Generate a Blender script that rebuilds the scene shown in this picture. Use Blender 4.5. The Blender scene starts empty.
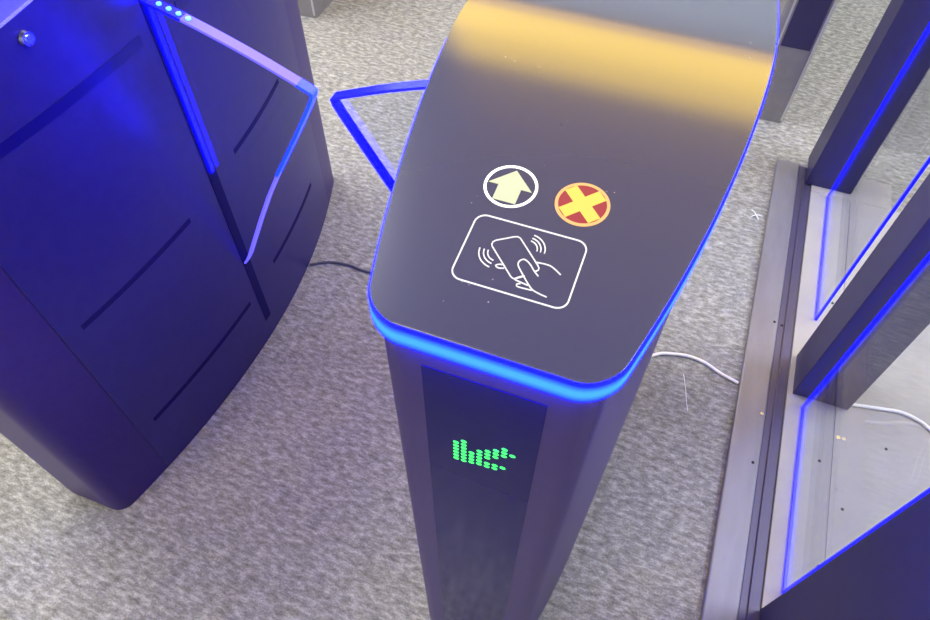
import bpy, bmesh, math, random
from mathutils import Vector, Matrix
random.seed(4)
C = bpy.context.scene.collection
PI = math.pi

# ------------------------------------------------------------------ materials
def mat(name, base=(.5, .5, .5), rough=.5, metal=0., ior=1.5, emit=None, es=0., coat=0.):
    m = bpy.data.materials.new(name); m.use_nodes = True
    b = m.node_tree.nodes['Principled BSDF']
    b.inputs['Base Color'].default_value = (*base, 1)
    b.inputs['Roughness'].default_value = rough
    b.inputs['Metallic'].default_value = metal
    b.inputs['IOR'].default_value = ior
    b.inputs['Coat Weight'].default_value = coat
    b.inputs['Coat Roughness'].default_value = .08
    if emit:
        b.inputs['Emission Color'].default_value = (*emit, 1)
        b.inputs['Emission Strength'].default_value = es
    return m

def nodes(m): return m.node_tree.nodes, m.node_tree.links, m.node_tree.nodes['Principled BSDF']

def noise_vary(m, c1, c2, scale, stretch=(1, 1, 1), lo=.35, hi=.65, bump=0., detail=3, dist=.002):
    n, l, b = nodes(m)
    tc = n.new('ShaderNodeTexCoord'); mp = n.new('ShaderNodeMapping')
    mp.inputs['Scale'].default_value = stretch
    nz = n.new('ShaderNodeTexNoise'); nz.inputs['Scale'].default_value = scale; nz.inputs['Detail'].default_value = detail
    cr = n.new('ShaderNodeValToRGB')
    cr.color_ramp.elements[0].position = lo; cr.color_ramp.elements[0].color = (*c1, 1)
    cr.color_ramp.elements[1].position = hi; cr.color_ramp.elements[1].color = (*c2, 1)
    l.new(tc.outputs['Object'], mp.inputs['Vector']); l.new(mp.outputs['Vector'], nz.inputs['Vector'])
    l.new(nz.outputs['Fac'], cr.inputs['Fac']); l.new(cr.outputs['Color'], b.inputs['Base Color'])
    if bump:
        bp = n.new('ShaderNodeBump'); bp.inputs['Strength'].default_value = bump; bp.inputs['Distance'].default_value = dist
        l.new(nz.outputs['Fac'], bp.inputs['Height']); l.new(bp.outputs['Normal'], b.inputs['Normal'])
    return m

def carpet_mat():
    m = mat('grey_needle_felt', rough=.95); n, l, b = nodes(m)
    b.inputs['Specular IOR Level'].default_value = .15
    tc = n.new('ShaderNodeTexCoord')
    def nz(sc, st, det, rotz=0.):
        mp = n.new('ShaderNodeMapping'); mp.inputs['Scale'].default_value = st; mp.inputs['Rotation'].default_value = (0, 0, rotz)
        t = n.new('ShaderNodeTexNoise'); t.inputs['Scale'].default_value = sc; t.inputs['Detail'].default_value = det
        t.inputs['Roughness'].default_value = .7
        l.new(tc.outputs['Object'], mp.inputs['Vector']); l.new(mp.outputs['Vector'], t.inputs['Vector']); return t
    a = nz(70, (.6, 1.4, 1), 3, .12); c = nz(260, (1, 1, 1), 2); d = nz(20, (.8, 1.2, 1), 3)
    m1 = n.new('ShaderNodeMath'); m1.operation = 'MULTIPLY_ADD'; m1.inputs[1].default_value = .62
    m2 = n.new('ShaderNodeMath'); m2.operation = 'MULTIPLY_ADD'; m2.inputs[1].default_value = .25
    m3 = n.new('ShaderNodeMath'); m3.operation = 'MULTIPLY'; m3.inputs[1].default_value = .13
    l.new(d.outputs['Fac'], m3.inputs[0]); l.new(c.outputs['Fac'], m2.inputs[0]); l.new(m3.outputs[0], m2.inputs[2])
    l.new(a.outputs['Fac'], m1.inputs[0]); l.new(m2.outputs[0], m1.inputs[2])
    cr = n.new('ShaderNodeValToRGB'); e = cr.color_ramp.elements
    e[0].position = .36; e[0].color = (.122, .115, .114, 1); e[1].position = .64; e[1].color = (.43, .418, .405, 1)
    k = cr.color_ramp.elements.new(.5); k.color = (.235, .228, .222, 1)
    l.new(m1.outputs[0], cr.inputs['Fac']); l.new(cr.outputs['Color'], b.inputs['Base Color'])
    bp = n.new('ShaderNodeBump'); bp.inputs['Strength'].default_value = .35; bp.inputs['Distance'].default_value = .003
    l.new(m1.outputs[0], bp.inputs['Height']); l.new(bp.outputs['Normal'], b.inputs['Normal'])
    return m

def led_band_mat(name, zc, half, core, rim, strength):
    """diffuser of an LED strip: brightest along the row of LEDs behind its middle (local generated height)"""
    m = mat(name, (.01, .02, .15), .5); n, l, b = nodes(m); b.inputs['Specular IOR Level'].default_value = .15
    at = n.new('ShaderNodeAttribute'); at.attribute_name = 'band'
    cr = n.new('ShaderNodeValToRGB'); e = cr.color_ramp.elements
    e[0].position = .0; e[0].color = (*rim, 1); e[1].position = 1.; e[1].color = (*rim, 1)
    k = cr.color_ramp.elements.new(.38); k.color = (*core, 1)
    k = cr.color_ramp.elements.new(.62); k.color = (*core, 1)
    l.new(at.outputs['Fac'], cr.inputs['Fac']); l.new(cr.outputs['Color'], b.inputs['Emission Color'])
    b.inputs['Emission Strength'].default_value = strength
    return m

def glass_mat(name, tint=(.93, .95, 1.), rough=.02):
    m = bpy.data.materials.new(name); m.use_nodes = True
    n, l = m.node_tree.nodes, m.node_tree.links; n.clear()
    out = n.new('ShaderNodeOutputMaterial'); mix = n.new('ShaderNodeMixShader'); lw = n.new('ShaderNodeLayerWeight'); lw.inputs['Blend'].default_value = .5
    pw = n.new('ShaderNodeMath'); pw.operation = 'POWER'; pw.inputs[1].default_value = 5
    fr = n.new('ShaderNodeMath'); fr.operation = 'MULTIPLY_ADD'; fr.inputs[1].default_value = .9; fr.inputs[2].default_value = .03
    l.new(lw.outputs['Facing'], pw.inputs[0]); l.new(pw.outputs[0], fr.inputs[0])
    tr = n.new('ShaderNodeBsdfTransparent'); tr.inputs['Color'].default_value = (*tint, 1)
    gl = n.new('ShaderNodeBsdfGlossy'); gl.inputs['Roughness'].default_value = rough
    l.new(fr.outputs[0], mix.inputs['Fac']); l.new(tr.outputs[0], mix.inputs[1]); l.new(gl.outputs[0], mix.inputs[2]); l.new(mix.outputs[0], out.inputs['Surface'])
    return m

M = {}
M['carpet'] = carpet_mat()
M['shell'] = noise_vary(mat('dark_powder_coat', rough=.36, metal=.3), (.036, .018, .135), (.040, .021, .145), 60)
M['shell'].node_tree.nodes['Principled BSDF'].inputs['Specular IOR Level'].default_value = .3
M['side'] = noise_vary(mat('dark_side_panel', rough=.32, metal=.3), (.024, .016, .135), (.028, .020, .145), 40)
M['slot'] = mat('black_slot', (.008, .005, .07), .6, ior=1.2)
M['window'] = mat('black_sensor_window', (.004, .002, .09), .3)
def plate_mat():
    m = mat('black_glass_top', (.024, .025, .078), .16, ior=1.95); n, l, b = nodes(m)
    tc = n.new('ShaderNodeTexCoord'); v = n.new('ShaderNodeTexVoronoi'); v.inputs['Scale'].default_value = 130
    nz = n.new('ShaderNodeTexNoise'); nz.inputs['Scale'].default_value = 14
    cr = n.new('ShaderNodeValToRGB'); cr.color_ramp.elements[0].position = .05; cr.color_ramp.elements[0].color = (1, 1, 1, 1)
    cr.color_ramp.elements[1].position = .10; cr.color_ramp.elements[1].color = (0, 0, 0, 1)
    c2 = n.new('ShaderNodeValToRGB'); c2.color_ramp.elements[0].position = .60; c2.color_ramp.elements[1].position = .66
    mu = n.new('ShaderNodeMath'); mu.operation = 'MULTIPLY'; mx = n.new('ShaderNodeMix'); mx.data_type = 'RGBA'
    mx.inputs['A'].default_value = (.024, .025, .078, 1); mx.inputs['B'].default_value = (.34, .34, .38, 1)
    l.new(tc.outputs['Object'], v.inputs['Vector']); l.new(tc.outputs['Object'], nz.inputs['Vector'])
    l.new(v.outputs['Distance'], cr.inputs['Fac']); l.new(nz.outputs['Fac'], c2.inputs['Fac'])
    l.new(cr.outputs['Color'], mu.inputs[0]); l.new(c2.outputs['Color'], mu.inputs[1]); l.new(mu.outputs[0], mx.inputs['Factor'])
    l.new(mx.outputs['Result'], b.inputs['Base Color'])
    return m
M['plate'] = plate_mat()
M['panelglass'] = mat('black_display_glass', (.004, .001, .085), .10, ior=1.2)
M['band'] = led_band_mat('blue_led_band', 0, 0, (.055, .47, 120.), (.001, .006, 130.), 1.0)
M['bandoff'] = mat('frosted_acrylic_band', (.10, .10, .35), .4, emit=(.03, .02, .5), es=1.)
M['edge'] = mat('blue_lit_acrylic_edge', (.01, .012, .5), .2, emit=(.002, .003, 22.), es=1.)
M['paneedge'] = mat('blue_lit_panel_edge', (.01, .012, .4), .3, emit=(.002, .003, 4.), es=1.)
M['edgetop'] = mat('lavender_reflection_acrylic_edge', (.06, .05, .30), .3, emit=(.17, .135, 1.6), es=1.)  # lavender ceiling reflection put into the edge's glow colour
M['edgebright'] = mat('bright_blue_acrylic_edge', (.01, .04, .4), .3, emit=(.003, .07, 24.), es=1.)
M['bead'] = mat('led_bead', (.3, .6, .9), .3, emit=(.05, .55, 4.), es=1.)
M['glass'] = glass_mat('clear_acrylic')
M['white_print'] = mat('white_print', (.35, .35, .38), .5, emit=(.75, .73, .85), es=.55)
M['lit_white'] = mat('lit_warm_white_icon', (.1, .1, .09), .4, emit=(.60, .65, .42), es=1.)
M['lit_ring'] = mat('lit_white_ring', (.8, .8, .8), .4, emit=(.72, .73, .70), es=.8)
M['lit_yellow'] = mat('lit_yellow_icon', (.1, .08, .02), .4, emit=(1.0, .66, .11), es=1.)
M['lit_orange'] = mat('lit_orange_ring', (.1, .05, .02), .4, emit=(1.0, .52, .20), es=1.)
M['lit_red'] = mat('red_glow_backing', (.1, .01, .02), .3, emit=(.24, .012, .035), es=1.)
M['green'] = mat('green_led', (.05, .5, .1), .4, emit=(.03, 1.0, .14), es=1.5)
M['steel'] = mat('polished_steel', (.75, .75, .78), .12, 1.)
M['screw'] = mat('screw_steel', (.45, .45, .47), .35, 1.)
M['hole'] = mat('dark_hole', (.02, .02, .02), 1., ior=1.01)
M['trim'] = mat('light_trim', (.55, .5, .75), .25, .5)
M['rail'] = noise_vary(mat('satin_grey_metal', rough=.42, metal=.35), (.17, .16, .205), (.205, .195, .24), 25, (1, .2, 1))
M['railside'] = mat('grey_channel_metal', (.07, .06, .12), .4, .3)
M['platefloor'] = noise_vary(mat('painted_floor_plate', rough=.6, metal=.0), (.30, .275, .27), (.325, .30, .295), 10)
M['post'] = noise_vary(mat('dark_post_paint', rough=.42, metal=.2), (.034, .029, .095), (.038, .032, .105), 30)
M['farshell'] = noise_vary(mat('grey_far_shell', rough=.35, metal=.4), (.26, .245, .25), (.29, .275, .28), 30)
M['farpanel'] = mat('navy_display_panel', (.03, .025, .08), .3)
M['fargloss'] = mat('painted_edge_gloss', (.55, .54, .53), .3, .4)  # pale tone stands in for gloss on the rounded housing edges
M['cable_dark'] = mat('dark_cable', (.06, .055, .09), .6)
M['cable_white'] = mat('white_cable', (.78, .74, .74), .5)
M['lint'] = mat('white_lint', (.85, .85, .85), .7)
M['wall'] = noise_vary(mat('pale_grey_wall', rough=.8), (.76, .86, .88), (.78, .88, .90), 3)
M['ceil'] = noise_vary(mat('grey_ceiling', rough=.9), (.21, .21, .36), (.24, .24, .40), 3)
M['amber'] = mat('added_amber_lightbox', (.8, .5, .1), .5, emit=(1.0, .69, .05), es=5.3)  # face of the out-of-frame lightbox added for the yellow reflection
M['amberdim'] = mat('added_dim_amber_lightbox', (.6, .4, .15), .5, emit=(1.0, .66, .22), es=2.6)  # dimmer face, added for the brown band in that reflection
M['addedframe'] = mat('added_lightbox_frame', (.6, .6, .6), .4, .6)

# ------------------------------------------------------------------ helpers
def link(name, bm, m, parent=None, smooth=None, bevel=None):
    bmesh.ops.recalc_face_normals(bm, faces=bm.faces)
    me = bpy.data.meshes.new(name); bm.to_mesh(me); bm.free()
    o = bpy.data.objects.new(name, me); C.objects.link(o); me.materials.append(m)
    if parent: o.parent = parent
    if smooth is not None:
        for p in me.polygons: p.use_smooth = True
        me.set_sharp_from_angle(angle=math.radians(smooth))
    if bevel:
        b = o.modifiers.new('bevel', 'BEVEL'); b.width = bevel; b.segments = 2; b.limit_method = 'ANGLE'; b.angle_limit = math.radians(50)
    return o

def tag(o, label, cat, group=None, kind=None):
    if label: o['label'] = label
    if cat: o['category'] = cat
    if group: o['group'] = group
    if kind: o['kind'] = kind
    return o

def empty(name, loc, label, cat, group=None):
    o = bpy.data.objects.new(name, None); C.objects.link(o); o.location = loc; o.empty_display_size = .1
    return tag(o, label, cat, group)

def part_empty(name, parent):
    o = bpy.data.objects.new(name, None); C.objects.link(o); o.empty_display_size = .05; o.parent = parent; return o

def box(bm, a, b):
    vs = [bm.verts.new((x, y, z)) for x in (a[0], b[0]) for y in (a[1], b[1]) for z in (a[2], b[2])]
    for f in ((0, 1, 3, 2), (4, 6, 7, 5), (0, 4, 5, 1), (2, 3, 7, 6), (0, 2, 6, 4), (1, 5, 7, 3)):
        bm.faces.new([vs[i] for i in f])
    return bm
def bx(a, b): return box(bmesh.new(), a, b)

def cyl(bm, c, axis, r, h, seg=20, r2=None):
    axis = Vector(axis).normalized(); q = axis.to_track_quat('Z', 'Y').to_matrix().to_4x4()
    bmesh.ops.create_cone(bm, cap_ends=True, segments=seg, radius1=r, radius2=r if r2 is None else r2, depth=h,
                          matrix=Matrix.Translation(Vector(c)) @ q)
    return bm

def tube(pts, r, seg=10, sub=8):
    """smooth tube through points (Catmull-Rom)"""
    P = [Vector(p) for p in pts]; Q = []
    for i in range(len(P) - 1):
        p0 = P[max(i - 1, 0)]; p1 = P[i]; p2 = P[i + 1]; p3 = P[min(i + 2, len(P) - 1)]
        for k in range(sub):
            t = k / sub
            Q.append(.5 * ((2 * p1) + (p2 - p0) * t + (2 * p0 - 5 * p1 + 4 * p2 - p3) * t * t + (3 * p1 - p0 - 3 * p2 + p3) * t ** 3))
    Q.append(P[-1]); bm = bmesh.new(); rings = []
    for i, q in enumerate(Q):
        d = (Q[min(i + 1, len(Q) - 1)] - Q[max(i - 1, 0)]).normalized()
        s = d.cross(Vector((0, 0, 1))).normalized(); u = s.cross(d)
        rings.append([bm.verts.new(q + (s * math.cos(2 * PI * k / seg) + u * math.sin(2 * PI * k / seg)) * r) for k in range(seg)])
    for a, b in zip(rings, rings[1:]):
        for k in range(seg): bm.faces.new((a[k], a[(k + 1) % seg], b[(k + 1) % seg], b[k]))
    bm.faces.new(rings[0]); bm.faces.new(rings[-1][::-1])
    return bm

def interp(x, xs, ys):
    if x <= xs[0]: return ys[0]
    for i in range(len(xs) - 1):
        if x <= xs[i + 1]:
            t = (x - xs[i]) / (xs[i + 1] - xs[i]); return ys[i] + t * (ys[i + 1] - ys[i])
    return ys[-1]

# --- gate housings: a long body whose plan bulges at mid length, gently arched top
def make_prof(mid, ztop=1.037, q=1.):
    """height of the top surface along the length; integrates a smooth slope, symmetric about mid"""
    xs, zs = [], []; z = ztop; d = 0.
    while d < .75:
        xs.append(d); zs.append(z)
        s = interp(d / q, [0, .04, .10, .18, .30, .60], [.0, .10, .125, .115, .075, .06])
        z -= s * .005; d += .005
    return lambda y: interp(abs(y - mid), xs, zs)

class Hull:
    def __init__(s, xc, y0, y1, mid, wmax, cf, cb, r, zt=1.037, crest=None, q=1.):
        s.xc, s.y0, s.y1, s.mid, s.wmax, s.cf, s.cb, s.r = xc, y0, y1, mid, wmax, cf, cb, r
        s.prof = make_prof(crest or mid, zt, q)
    def w(s, y):
        d = y - s.mid; return s.wmax - (s.cf if d < 0 else s.cb) * d * d
    def loft(s, ztop, zbot, inset, n=60, ncol=10, attr=False, crown=0.):
        """closed solid; ztop/zbot are functions of y"""
        a, b, r = s.y0 + inset, s.y1 - inset, max(s.r - inset, .004)
        ys = [a + r * (1 - math.cos(k / 9 * PI / 2)) for k in range(9)]
        ys += [a + r + (b - a - 2 * r) * k / n for k in range(n + 1)]
        ys += [b - r * (1 - math.cos(k / 9 * PI / 2)) for k in range(8, -1, -1)]
        bm = bmesh.new(); T, B = [], []
        lay = bm.verts.layers.float.new('band') if attr else None
        for y in ys:
            dy = min(y - a, b - y); w = s.w(y) - inset
            if dy < r: w -= r - math.sqrt(max(r * r - (r - dy) ** 2, 0))
            T.append([bm.verts.new((s.xc - w + 2 * w * c / ncol, y, ztop(y) + crown * (1 - (2 * c / ncol - 1) ** 2))) for c in range(ncol + 1)])
            B.append([bm.verts.new((s.xc - w + 2 * w * c / ncol, y, zbot(y))) for c in range(ncol + 1)])
        for R, flip in ((T, 0), (B, 1)):
            for p, q in zip(R, R[1:]):
                for c in range(ncol): bm.faces.new((p[c], p[c + 1], q[c + 1], q[c]))
        for c in (0, ncol):
            for i in range(len(ys) - 1): bm.faces.new((T[i][c], T[i + 1][c], B[i + 1][c], B[i][c]))
        for i in (0, len(ys) - 1):
            for c in range(ncol): bm.faces.new((T[i][c], T[i][c + 1], B[i][c + 1], B[i][c]))
        if attr:
            for row in T:
                for v in row: v[lay] = 1.
            for row in B:
                for v in row: v[lay] = 0.
        return bm
    def strip(s, side, y0, y1, z0, z1, inset, th=.0015, n=24):
        """thin plate lying on the bulging side; side=+1 right, -1 left"""
        bm = bmesh.new(); rows = []; zt = z1
        for k in range(n + 1):
            y = y0 + (y1 - y0) * k / n; x = s.xc + side * (s.w(y) - inset)
            if callable(zt): z1 = zt(y)
            rows.append([bm.verts.new(p) for p in ((x - side * .004, y, z0), (x + side * th, y, z0), (x + side * th, y, z1), (x - side * .004, y, z1))])
        for a, b in zip(rows, rows[1:]):
            for k in range(4): bm.faces.new((a[k], a[(k + 1) % 4], b[(k + 1) % 4], b[k]))
        bm.faces.new(rows[0]); bm.faces.new(rows[-1][::-1])
        return bm
    def side_x(s, side, y, inset): return s.xc + side * (s.w(y) - inset)

KI = .000834       # pictogram millimetres to metres at the size of this top plate
def decal_line(H, pts, wd, closed=False, h=.0006):
    """raised print line on the top plate; pts in millimetres (x from the centre line, y)"""
    P = [Vector((p[0] * KI, p[1] * KI)) for p in pts]; n = len(P); bm = bmesh.new(); rows = []
    for i in range(n):
        a = P[(i - 1) % n] if closed or i else P[0]; b = P[(i + 1) % n] if closed or i < n - 1 else P[-1]
        d = (b - a).normalized(); s = Vector((-d.y, d.x)) * wd / 2
        row = []
        for q in (P[i] - s, P[i] + s):
            z = H.prof(q.y); row += [bm.verts.new((H.xc + q.x, q.y, z - .0006)), bm.verts.new((H.xc + q.x, q.y, z + h))]
        rows.append([row[0], row[1], row[3], row[2]])
    prs = list(zip(rows, rows[1:])) + ([(rows[-1], rows[0])] if closed else [])
    for a, b in prs:
        for k in range(4): bm.faces.new((a[k], a[(k + 1) % 4], b[(k + 1) % 4], b[k]))
    if not closed: bm.faces.new(rows[0]); bm.faces.new(rows[-1][::-1])
    return bm

def decal_poly(H, pts, h=.0006):
    bm = bmesh.new(); top, bot = [], []
    for x, y in pts:
        x, y = x * KI, y * KI; z = H.prof(y)
        top.append(bm.verts.new((H.xc + x, y, z + h))); bot.append(bm.verts.new((H.xc + x, y, z - .0006)))
    bm.faces.new(top); bm.faces.new(bot[::-1]); n = len(top)
    for i in range(n): bm.faces.new((top[i], top[(i + 1) % n], bot[(i + 1) % n], bot[i]))
    return bm

def smooth_pts(pts, sub=6):
    P = [Vector(p) for p in pts]; Q = []
    for i in range(len(P) - 1):
        p0 = P[max(i - 1, 0)]; p1 = P[i]; p2 = P[i + 1]; p3 = P[min(i + 2, len(P) - 1)]
        for k in range(sub):
            t = k / sub
            Q.append(.5 * ((2 * p1) + (p2 - p0) * t + (2 * p0 - 5 * p1 + 4 * p2 - p3) * t * t + (3 * p1 - p0 - 3 * p2 + p3) * t ** 3))
    return [tuple(q) for q in Q] + [tuple(P[-1])]

def circ(cx, cy, rx, ry=None, n=48): ry = ry or rx; return [(cx + rx * math.cos(2 * PI * k / n), cy + ry * math.sin(2 * PI * k / n)) for k in range(n)]
def rrect(x0, y0, x1, y1, r, n=8):
    o = []
    for cx, cy, a in ((x1 - r, y1 - r, 0), (x0 + r, y1 - r, 90), (x0 + r, y0 + r, 180), (x1 - r, y0 + r, 270)):
        for k in range(n + 1):
            t = math.radians(a + 90 * k / n); o.append((cx + r * math.cos(t), cy + r * math.sin(t)))
    return o

# ------------------------------------------------------------------ the setting
tag(link('floor', bx((-4.6, -3.2, -.05), (4.6, 3.6, 0)), M['carpet']), 'grey mottled needle felt carpet covering the floor', None, kind='structure')
CZ = 4.6
tag(link('ceiling', bx((-4.6, -3.2, CZ), (4.6, 3.6, CZ + .05)), M['ceil']), 'grey hall ceiling', None, kind='structure')
tag(link('wall_back', bx((-4.6, 3.6, 0), (4.6, 3.65, CZ)), M['wall']), 'pale grey wall behind the gates', None, kind='structure')
tag(link('wall_front', bx((-4.6, -3.25, 0), (4.6, -3.2, CZ)), M['wall']), 'pale grey wall behind the viewer', None, kind='structure')
tag(link('wall_left', bx((-4.65, -3.2, 0), (-4.6, 3.6, CZ)), M['wall']), 'pale grey wall on the left', None, kind='structure')
tag(link('wall_right', bx((4.6, -3.2, 0), (4.65, 3.6, CZ)), M['wall']), 'pale grey wall on the right', None, kind='structure')

# unseen amber lightbox, added to put a yellow reflection in the glossy gate top
lb = empty('added_lightbox', (0, 3.5, 2.5), 'unseen long amber lightbox added high on the pale back wall for its reflection', 'light')
FZ0, FZ1 = 2.7, 4.4
o = link('added_lightbox_face', bx((-1.6, 3.44, FZ0), (1.8, 3.47, FZ1)), M['amber'])
o.parent = lb; o.matrix_parent_inverse = Matrix.Translation((0, -3.5, -2.5))
o = link('added_lightbox_lower_face', bx((-1.6, 3.44, FZ0 - .40), (1.8, 3.47, FZ0 - .004)), M['amberdim'])
o.parent = lb; o.matrix_parent_inverse = Matrix.Translation((0, -3.5, -2.5))
o = link('added_lightbox_case', bx((-1.63, 3.471, FZ0 - .43), (1.83, 3.6, FZ1 + .03)), M['addedframe'])
o.parent = lb; o.matrix_parent_inverse = Matrix.Translation((0, -3.5, -2.5))

def area(name, loc, size, power, col, rot=(0, 0, 0)):
    d = bpy.data.lights.new(name, 'AREA'); d.shape = 'RECTANGLE'; d.size, d.size_y = size; d.energy = power; d.color = col
    o = bpy.data.objects.new(name, d); C.objects.link(o); o.location = loc; o.rotation_euler = rot; return o
area('ceiling_light_left', (-2.6, 1.6, CZ - .06), (1.2, 2.4), 240, (1, .985, .96))
area('ceiling_light_right', (2.8, 1.9, CZ - .06), (1.2, 2.4), 260, (.96, .985, 1))
area('ceiling_light_rear', (-1.6, -2.0, CZ - .06), (1.6, 1.0), 120, (1, .84, .62))

# ------------------------------------------------------------------ swing wing of clear acrylic with lit edges
def wing(hx, sgn, y, parent, zbase=0., th=.018, inner_side=False):
    """quadrilateral pane standing out of the side at hx towards sgn; lit edges follow its outline"""
    top = [(0., .918), (.029, .910), (.093, .891), (.176, .862), (.256, .829)]
    out = [(.276, .820), (.279, .805), (.231, .716), (.132, .539), (.027, .319)]
    low = [(.012, .292), (.0, .282)]
    loop = smooth_pts(top, 3) + smooth_pts(out, 3) + low
    cx = sum(p[0] for p in loop) / len(loop); cz = sum(p[1] for p in loop) / len(loop)
    def off(i, d):
        a = Vector(loop[max(i - 1, 0)]); b = Vector(loop[min(i + 1, len(loop) - 1)]); t = (b - a).normalized()
        nn = Vector((-t.y, t.x)); p = Vector(loop[i])
        if (Vector((cx, cz)) - p).dot(nn) < 0: nn = -nn
        return p + nn * d
    inner = [off(i, .0045) for i in range(len(loop))]
    bm = bmesh.new(); A, B = [], []
    for p in inner:
        A.append(bm.verts.new((hx + sgn * p.x, y - th / 2 + .0006, p.y + zbase))); B.append(bm.verts.new((hx + sgn * p.x, y + th / 2 - .0006, p.y + zbase)))
    bm.faces.new(A); bm.faces.new(B[::-1]); n = len(A)
    for i in range(n): bm.faces.new((A[i], A[(i + 1) % n], B[(i + 1) % n], B[i]))
    link('glass_pane', bm, M['glass'], parent)
    nt = len(smooth_pts(top, 3)); no = len(smooth_pts(out, 3))
    def ring(i0, i1, name, m):
        bm = bmesh.new(); R = []
        for i in range(i0, i1 + 1):
            p, q = Vector(loop[i]), inner[i]
            R.append([bm.verts.new(v) for v in ((hx + sgn * p.x, y - th / 2, p.y + zbase), (hx + sgn * p.x, y + th / 2, p.y + zbase),
                                                (hx + sgn * q.x, y + th / 2, q.y + zbase), (hx + sgn * q.x, y - th / 2, q.y + zbase))])
        for a, b in zip(R, R[1:]):
            for k in range(4): bm.faces.new((a[k], a[(k + 1) % 4], b[(k + 1) % 4], b[k]))
        bm.faces.new(R[0]); bm.faces.new(R[-1][::-1]); return link(name, bm, m, parent)
    k1 = int(nt * .42); k2 = nt + 8; k3 = int(nt * .5)
    if inner_side:
        tag(ring(0, k3, 'lit_edge', M['edgetop']), 'root of the top edge with lavender reflection in its glow', None)
        tag(ring(k3, nt - 1, 'lit_edge', M['edge']), 'deep blue lit top edge', None)
        tag(ring(nt - 1, len(loop) - 1, 'lit_edge', M['edge']), 'deep blue lit outer edge', None)
    else:
        tag(ring(0, k1, 'lit_edge', M['edge']), 'deep blue lit root of the top edge', None)
        tag(ring(k1, nt - 1, 'lit_edge', M['edgetop']), 'top edge with lavender reflection in its glow', None)
        tag(ring(nt - 1, k2, 'lit_edge', M['edgebright']), 'bright blue lit outer edge', None)
        tag(ring(k2, len(loop) - 1, 'lit_edge', M['edgetop']), 'lower outer edge with lavender reflection in its glow', None)
    bm = bmesh.new(); box(bm, (min(hx + sgn * .0045, hx + sgn * .0095), y - .0045, .56), (max(hx + sgn * .0045, hx + sgn * .0095), y + .0045, .902))
    tag(link('hinge_edge', bm, M['edge'], parent), 'deep blue lit hinge edge', None)
    # LED beads shining in the root of the top edge
    bm = bmesh.new()
    for k in range(4):
        px = .030 + .016 * k; cyl(bm, (hx + sgn * px, y, interp(px, [p[0] for p in top], [p[1] for p in top]) + .0012), (0, 0, 1), .0042, .003, 10)
    link('led_bead', bm, M['bead'], parent)

# ------------------------------------------------------------------ centre gate pedestal
XC = -.0834
ped = empty('gate_pedestal', (0, 0, 0), 'dark slim turnstile pedestal with glossy black top and glowing blue band', 'turnstile')
H = Hull(XC, .2585, 1.100, .6676, .156, .358, .358, .028, 1.1073, .627, .907)
BH = .0218                                           # height of the lit band
link('body', H.loft(lambda y: H.prof(y) - BH - .004, lambda y: 0., .008), M['shell'], ped, smooth=35)
link('light_band', H.loft(lambda y: H.prof(y) - .0045, lambda y: H.prof(y) - BH - .004, .0, attr=True), M['band'], ped, smooth=35)
o = link('top_plate', H.loft(lambda y: H.prof(y), lambda y: H.prof(y) - .0045, .0018, ncol=16, n=160), M['plate'], ped, smooth=35, bevel=.0012)
yf = H.y0 + .008
dp = link('display_panel', bx((-.1374, yf - .0005, .02), (-.0295, yf + .003, 1.0148)), M['panelglass'], ped)
# green LED arrow in the panel (LED matrix, eleven millimetre pitch)
bm = bmesh.new()
cols = [(0, .8301, 6), (1, .8382, 7), (2, .8171, 4), (3, .8277, 5), (4, .8345, 3), (4, .8043, 2), (5, .8427, 3), (5, .8060, 2), (6, .8520, 3), (6, .8066, 1), (7, .8431, 1)]
for c, zt, n in cols:
    for r in range(n):
        bmesh.ops.create_uvsphere(bm, u_segments=10, v_segments=6, radius=1,
                                  matrix=Matrix.Translation((-.1076 + .00796 * c, yf - .0007, .1395 + .907 * zt - .00717 * r)) @ Matrix.Diagonal((.0031, .0008, .0025, 1)))
tag(link('led_arrow', bm, M['green'], dp, smooth=60), 'green dot matrix arrow pointing right', None)

icon = link('arrow_icon', decal_poly(H, [(-38, 521), (-60.5, 498.5), (-50, 498.5), (-50, 479), (-26, 479), (-26, 498.5), (-15, 498.5)]), M['lit_white'], ped)
link('icon_ring', decal_line(H, circ(-37.3, 499.5, 26.2), .0023, True), M['lit_ring'], icon)
xi = [(a * math.cos(PI / 4) - b * math.sin(PI / 4), a * math.sin(PI / 4) + b * math.cos(PI / 4)) for a, b in
      ((-23, -6.6), (-6.6, -6.6), (-6.6, -23), (6.6, -23), (6.6, -6.6), (23, -6.6), (23, 6.6), (6.6, 6.6), (6.6, 23), (-6.6, 23), (-6.6, 6.6), (-23, 6.6))]
icx = link('cross_icon', decal_poly(H, [(37.2 + a, 500.6 + b) for a, b in xi], .0010), M['lit_yellow'], ped)
link('icon_ring', decal_line(H, circ(37.2, 500.6, 25.8), .0027, True), M['lit_orange'], icx)
link('icon_backing', decal_poly(H, circ(37.2, 500.6, 27.0), .0004), M['lit_red'], icx)
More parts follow.
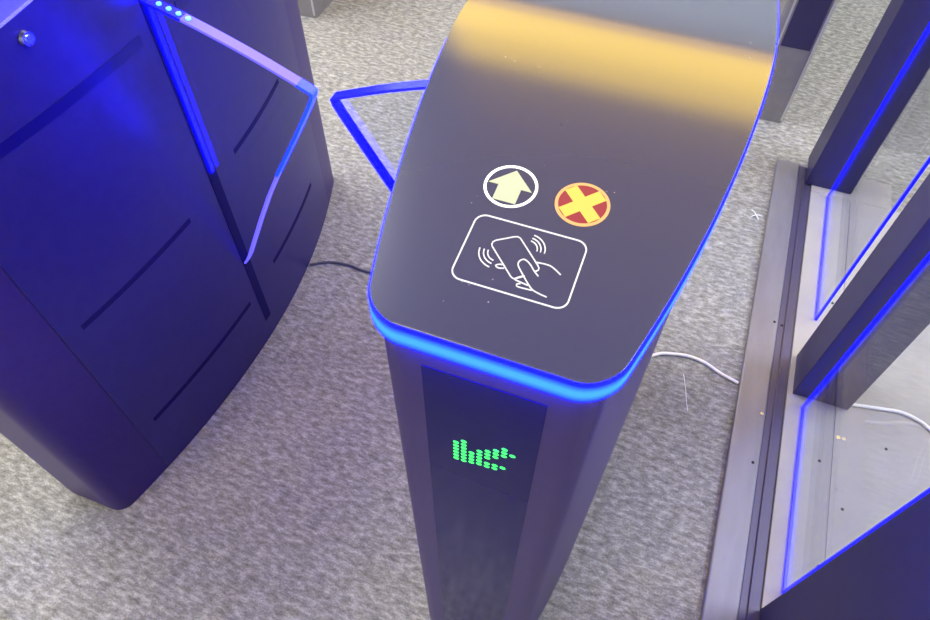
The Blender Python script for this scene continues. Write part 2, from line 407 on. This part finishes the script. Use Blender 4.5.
# printed card-reader pictogram
pc = link('card_reader_pictogram', decal_line(H, rrect(-56.5, 376, 56, 456.5, 11), .0012, True), M['white_print'], ped)
lines = [
    [(-2.5, 395.5), (-30, 422.5), (-31.3, 425), (-31, 428), (-29, 430.5), (-13.5, 440.4), (-10.5, 441.5), (-7.5, 440.6), (18, 415.5), (19.8, 413), (20, 410.8), (17.5, 408)],
    [(-2.5, 395.5), (0, 394), (3, 394.6), (10, 400)],
    [(22, 404), (17, 408), (10, 415), (4, 418), (.5, 415.5), (0, 410.5), (5, 404), (19, 389.5), (27, 386), (36, 384.5)],
    [(15, 418.5), (29, 419), (41, 412.5)],
    [(-11, 402), (-16, 400.5), (-19.5, 402.5), (-16, 405), (-13.5, 405)],
    [(9, 400), (3, 395), (3.5, 393), (16, 391)],
    [(9, 390.5), (6, 389), (8, 386.5), (21, 387)]]
for c, s in (((-22, 417), -1), ((2, 431), 1)):
    for r in (10, 14, 18.5) if s < 0 else (10, 13.5, 17.5):
        a0, a1 = (180, 262) if s < 0 else (0, 84)
        lines.append([(c[0] + r * math.cos(math.radians(a0 + (a1 - a0) * k / 8)), c[1] + r * math.sin(math.radians(a0 + (a1 - a0) * k / 8))) for k in range(9)])
for L in lines:
    link('pictogram_line', decal_line(H, smooth_pts(L, 5) if len(L) < 8 or L[0] == (22, 404) else L, .00095), M['white_print'], pc)
link('wing_slot', H.strip(-1, .766, .792, .06, .95, .008, .0012, 3), M['slot'], ped)

# right hand wing standing in the lane between the two housings
w1 = part_empty('barrier_wing', ped)
wing(-.232, -1, .779, w1, inner_side=True)

# ------------------------------------------------------------------ left gate cabinet
LX = -.968
cab = empty('gate_cabinet', (0, 0, 0), 'dark blue-lit turnstile cabinet with bulging side and round lock at left', 'turnstile')
G = Hull(LX, .236, 1.365, .745, .1475, .25, .31, .030, 1.054)
link('body', G.loft(lambda y: G.prof(y) - .034, lambda y: 0., .0025), M['shell'], cab, smooth=35)
link('light_band', G.loft(lambda y: G.prof(y) - .0045, lambda y: G.prof(y) - .0335, .004), M['bandoff'], cab, smooth=35)
link('top_plate', G.loft(lambda y: G.prof(y), lambda y: G.prof(y) - .0045, .0, ncol=16, n=160), M['plate'], cab, smooth=35, bevel=.0012)
link('trim_strip', G.loft(lambda y: G.prof(y) - .0338, lambda y: G.prof(y) - .036, .0), M['trim'], cab, smooth=35)
sp = link('side_panel', G.strip(1, .367, 1.235, .012, lambda y: G.prof(y) - .0365, .0025, .002, 60), M['side'], cab, smooth=35)
link('sensor_window', G.strip(1, .41, .741, .856, .875, .0, .0006), M['window'], sp)
link('sensor_window', G.strip(1, .84, 1.13, .856, .875, .0, .0006), M['window'], sp)
for a, b, z in ((.402, .683, .510), (.402, .742, .167), (.86, 1.10, .535), (.865, 1.14, .180)):
    link('vent_slot', G.strip(1, a, b, z, z + .011, .0, .0004), M['slot'], sp)
link('wing_slot', G.strip(1, .767, .791, .066, .930, .0, .0006, 3), M['slot'], sp)
kx = G.side_x(1, .583, 0)
lk = link('lock_ring', cyl(bmesh.new(), (kx + .002, .568, .971), (1, 0, 0), .0105, .006, 28, .009), M['steel'], cab, smooth=35)
link('lock_core', cyl(bmesh.new(), (kx + .0048, .568, .971), (1, 0, 0), .0058, .004, 20), mat('painted_blue_reflection_core', (.25, .3, .9), .2, .8), lk, smooth=35)  # blue LED reflection painted into the core's base colour
w2 = part_empty('barrier_wing', cab)
wing(-.8255, 1, .779, w2)

# ------------------------------------------------------------------ floor-standing rail frame at right: base, posts, panes
base = empty('floor_rail', (0, 0, 0), 'long grey metal floor plate with raised kerb under the posts at right', 'base plate')
link('kerb', bx((.333, -.2, 0), (.402, 1.912, .016)), M['rail'], base, bevel=.004)
link('channel', bx((.4025, -.2, 0), (.4435, 1.908, .010)), M['railside'], base, bevel=.0015)
link('channel_lip', bx((.4185, -.2, .0101), (.4225, 1.905, .0145)), M['railside'], base, bevel=.001)
link('floor_plate', bx((.444, -.2, 0), (1.25, 1.80, .0155)), M['platefloor'], base, bevel=.001)
link('floor_plate', bx((.444, 1.8005, 0), (.672, 1.912, .0155)), M['platefloor'], base, bevel=.001)
link('plate_joint', bx((.556, -.2, .0150), (.5575, 1.79, .0158)), M['railside'], base)
for x, y in ((.404, .975),):
    link('screw', cyl(bmesh.new(), (x - .012, y, .017), (0, 0, 1), .0045, .004, 16), M['steel'], base, smooth=35)
for x, y, z in ((.392, 1.262, .0162), (.4125, 1.262, .0102), (.388, .842, .0162), (.53, 1.38,   .0156), (.585, .80,   .0156), (.545, .655,   .0156), (.672, .985,   .0156), (.52, .585,   .0156), (.53, .90,   .0156)):
    link('screw_hole', cyl(bmesh.new(), (x, y, z), (0, 0, 1), .0035, .0012, 12), M['hole'], base)

posts = [((.4235, 1.825), (.557, 1.95), 'dark square post farthest along the grey floor rail'),
         ((.455, 1.058), (.584, 1.175), 'dark square post in the middle of the grey floor rail'),
         ((.441, .335), (.575, .526), 'dark navy post nearest the viewer at bottom right')]
for (x0, y0), (x1, y1), lab in posts:
    p = empty('rail_post', ((x0 + x1) / 2, (y0 + y1) / 2, 0), lab, 'post', 'posts of the rail frame')
    inv = Matrix.Translation((-(x0 + x1) / 2, -(y0 + y1) / 2, 0))
    z0 = .0165
    for nm, bm_, m_ in (('post_shaft', bx((x0, y0, z0), (x1, y1, 1.02)), M['post']),
                        ('post_cap', bx((x0 - .002, y0 - .002, 1.0205), (x1 + .002, y1 + .002, 1.03)), M['post'])):
        o = link(nm, bm_, m_, p, bevel=.002); o.matrix_parent_inverse = inv

def pane(x, y0, y1, z0, z1, label):
    r = empty('glass_panel', (x, (y0 + y1) / 2, 0), label, 'glass panel', 'clear panels between the posts'); inv = Matrix.Translation((-x, -(y0 + y1) / 2, 0)); t = .006; e = .005
    def add(nm, bm, m, **k): o = link(nm, bm, m, r, **k); o.matrix_parent_inverse = inv; return o
    add('glass_pane', bx((x - t / 2, y0 + e, z0 + e), (x + t / 2, y1 - e, z1 - e)), M['glass'])
    for a, b in (((x - t / 2, y0, z0), (x + t / 2, y0 + e, z1)), ((x - t / 2, y1 - e, z0), (x + t / 2, y1, z1)),
                 ((x - t / 2, y0 + e, z0), (x + t / 2, y1 - e, z0 + e)), ((x - t / 2, y0 + e, z1 - e), (x + t / 2, y1 - e, z1))):
        tag(add('lit_edge', bx(a, b), M['paneedge']), 'deep blue lit edge', None)
pane(.482, .572, 1.030, .0165, 1.0, 'clear blue-edged panel between the nearest and middle posts')
pane(.492, 1.305, 1.79, .0165, 1.0, 'clear blue-edged panel between the middle and farthest posts')

# ------------------------------------------------------------------ two more housings farther off
def far_gate(x0, x1, y, label):
    g = empty('far_gate_housing', ((x0 + x1) / 2, y, 0), label, 'turnstile', None)
    inv = Matrix.Translation((-(x0 + x1) / 2, -y, 0))
    bm = bmesh.new(); pl = rrect(x0, y, x1, y + 1.0, .014, 5)
    T = [bm.verts.new((a, b, .97)) for a, b in pl]; B = [bm.verts.new((a, b, 0)) for a, b in pl]
    bm.faces.new(T); bm.faces.new(B[::-1]); n = len(T)
    for i in range(n): bm.faces.new((T[i], T[(i + 1) % n], B[(i + 1) % n], B[i]))
    for o in (link('body', bm, M['farshell'], g, smooth=40),
              link('display_panel', bx((x0 + .031, y - .002, .268), (x1 - .016, y + .003, .93)), M['farpanel'], g),
              link('edge_gloss', bx((x0 + .020, y - .0015, .012), (x0 + .026, y + .003, .95)), M['fargloss'], g),
              link('edge_gloss', bx((x1 - .010, y - .0015, .012), (x1 - .004, y + .003, .95)), M['fargloss'], g)):
        o.matrix_parent_inverse = inv
    return g
far_gate(.200, .333, 2.11, 'grey far housing with navy panel beyond the central pedestal, at top right')
far_gate(-1.545, -1.400, 2.11, 'grey far housing foot at the top edge behind the left cabinet')

# ------------------------------------------------------------------ cables and lint
tag(link('floor_cable', tube([(-.84, 1.012, .004), (-.792, 1.040, .004), (-.735, 1.049, .004), (-.68, 1.046, .004), (-.55, 1.06, .004), (-.40, 1.10, .004), (-.30, 1.03, .004), (-.228, .92, .004)], .0035), M['cable_dark'], smooth=60),
    'thin dark cable crossing the carpet from the left cabinet to the pedestal', 'cable')
tag(link('floor_cable', tube([(.050, .98, .004), (.12, 1.058, .004), (.165, 1.078, .004), (.207, 1.085, .004), (.245, 1.080, .004), (.285, 1.063, .004), (.331, 1.050, .004)], .0042), M['cable_white'], smooth=60),
    'white cable on the carpet from the pedestal to the grey kerb', 'cable')
tag(link('floor_cable', tube([(.586, 1.075, .0200), (.64, 1.085, .0200), (.70, 1.095, .0200), (.745, 1.085, .0200), (.79, 1.06, .0200), (.90, 1.04, .0200)], .0042), M['cable_white'], smooth=60),
    'white cable on the light floor plate seen through the glass panel', 'cable')
bm = tube([(.288, 1.668, .003), (.300, 1.655, .004), (.312, 1.632, .003)], .0018, 6, 4)
b2 = tube([(.290, 1.640, .003), (.303, 1.650, .005), (.320, 1.652, .003)], .0014, 6, 4)
me = bpy.data.meshes.new('tmp'); b2.to_mesh(me); bm.from_mesh(me); b2.free()
tag(link('lint_scrap', bm, M['lint'], smooth=60), 'small white scrap of lint on the carpet beside the grey kerb', 'lint')
tag(link('loose_thread', tube([(.200, 1.03, .002), (.212, .99, .002), (.220, .955, .003), (.228, .93, .002)], .0007, 6, 5), M['lint'], smooth=60),
    'fine pale thread lying on the carpet below the white cable', 'thread')

# ------------------------------------------------------------------ world, camera, view
w = bpy.data.worlds.new('world'); bpy.context.scene.world = w; w.use_nodes = True
w.node_tree.nodes['Background'].inputs[0].default_value = (.5, .5, .55, 1); w.node_tree.nodes['Background'].inputs[1].default_value = .0
cd = bpy.data.cameras.new('camera'); cam = bpy.data.objects.new('camera', cd); C.objects.link(cam)
R = Vector((0.93557858, 0.35310623, 0.00295282)); U = Vector((-0.28722362, 0.75610061, 0.58805992)); F = Vector((-0.20541499, 0.55102438, -0.80881198))
cam.matrix_world = Matrix(((R.x, U.x, -F.x, 0), (R.y, U.y, -F.y, 0), (R.z, U.z, -F.z, 1.5), (0, 0, 0, 1)))
cd.sensor_fit = 'HORIZONTAL'; cd.sensor_width = 36; cd.lens = 695.37 / 930 * 36; cd.clip_start = .02
bpy.context.scene.camera = cam
vs = bpy.context.scene.view_settings
vs.view_transform = 'Standard'; vs.look = 'None'; vs.gamma = 1; vs.use_curve_mapping = False; vs.exposure = 0.
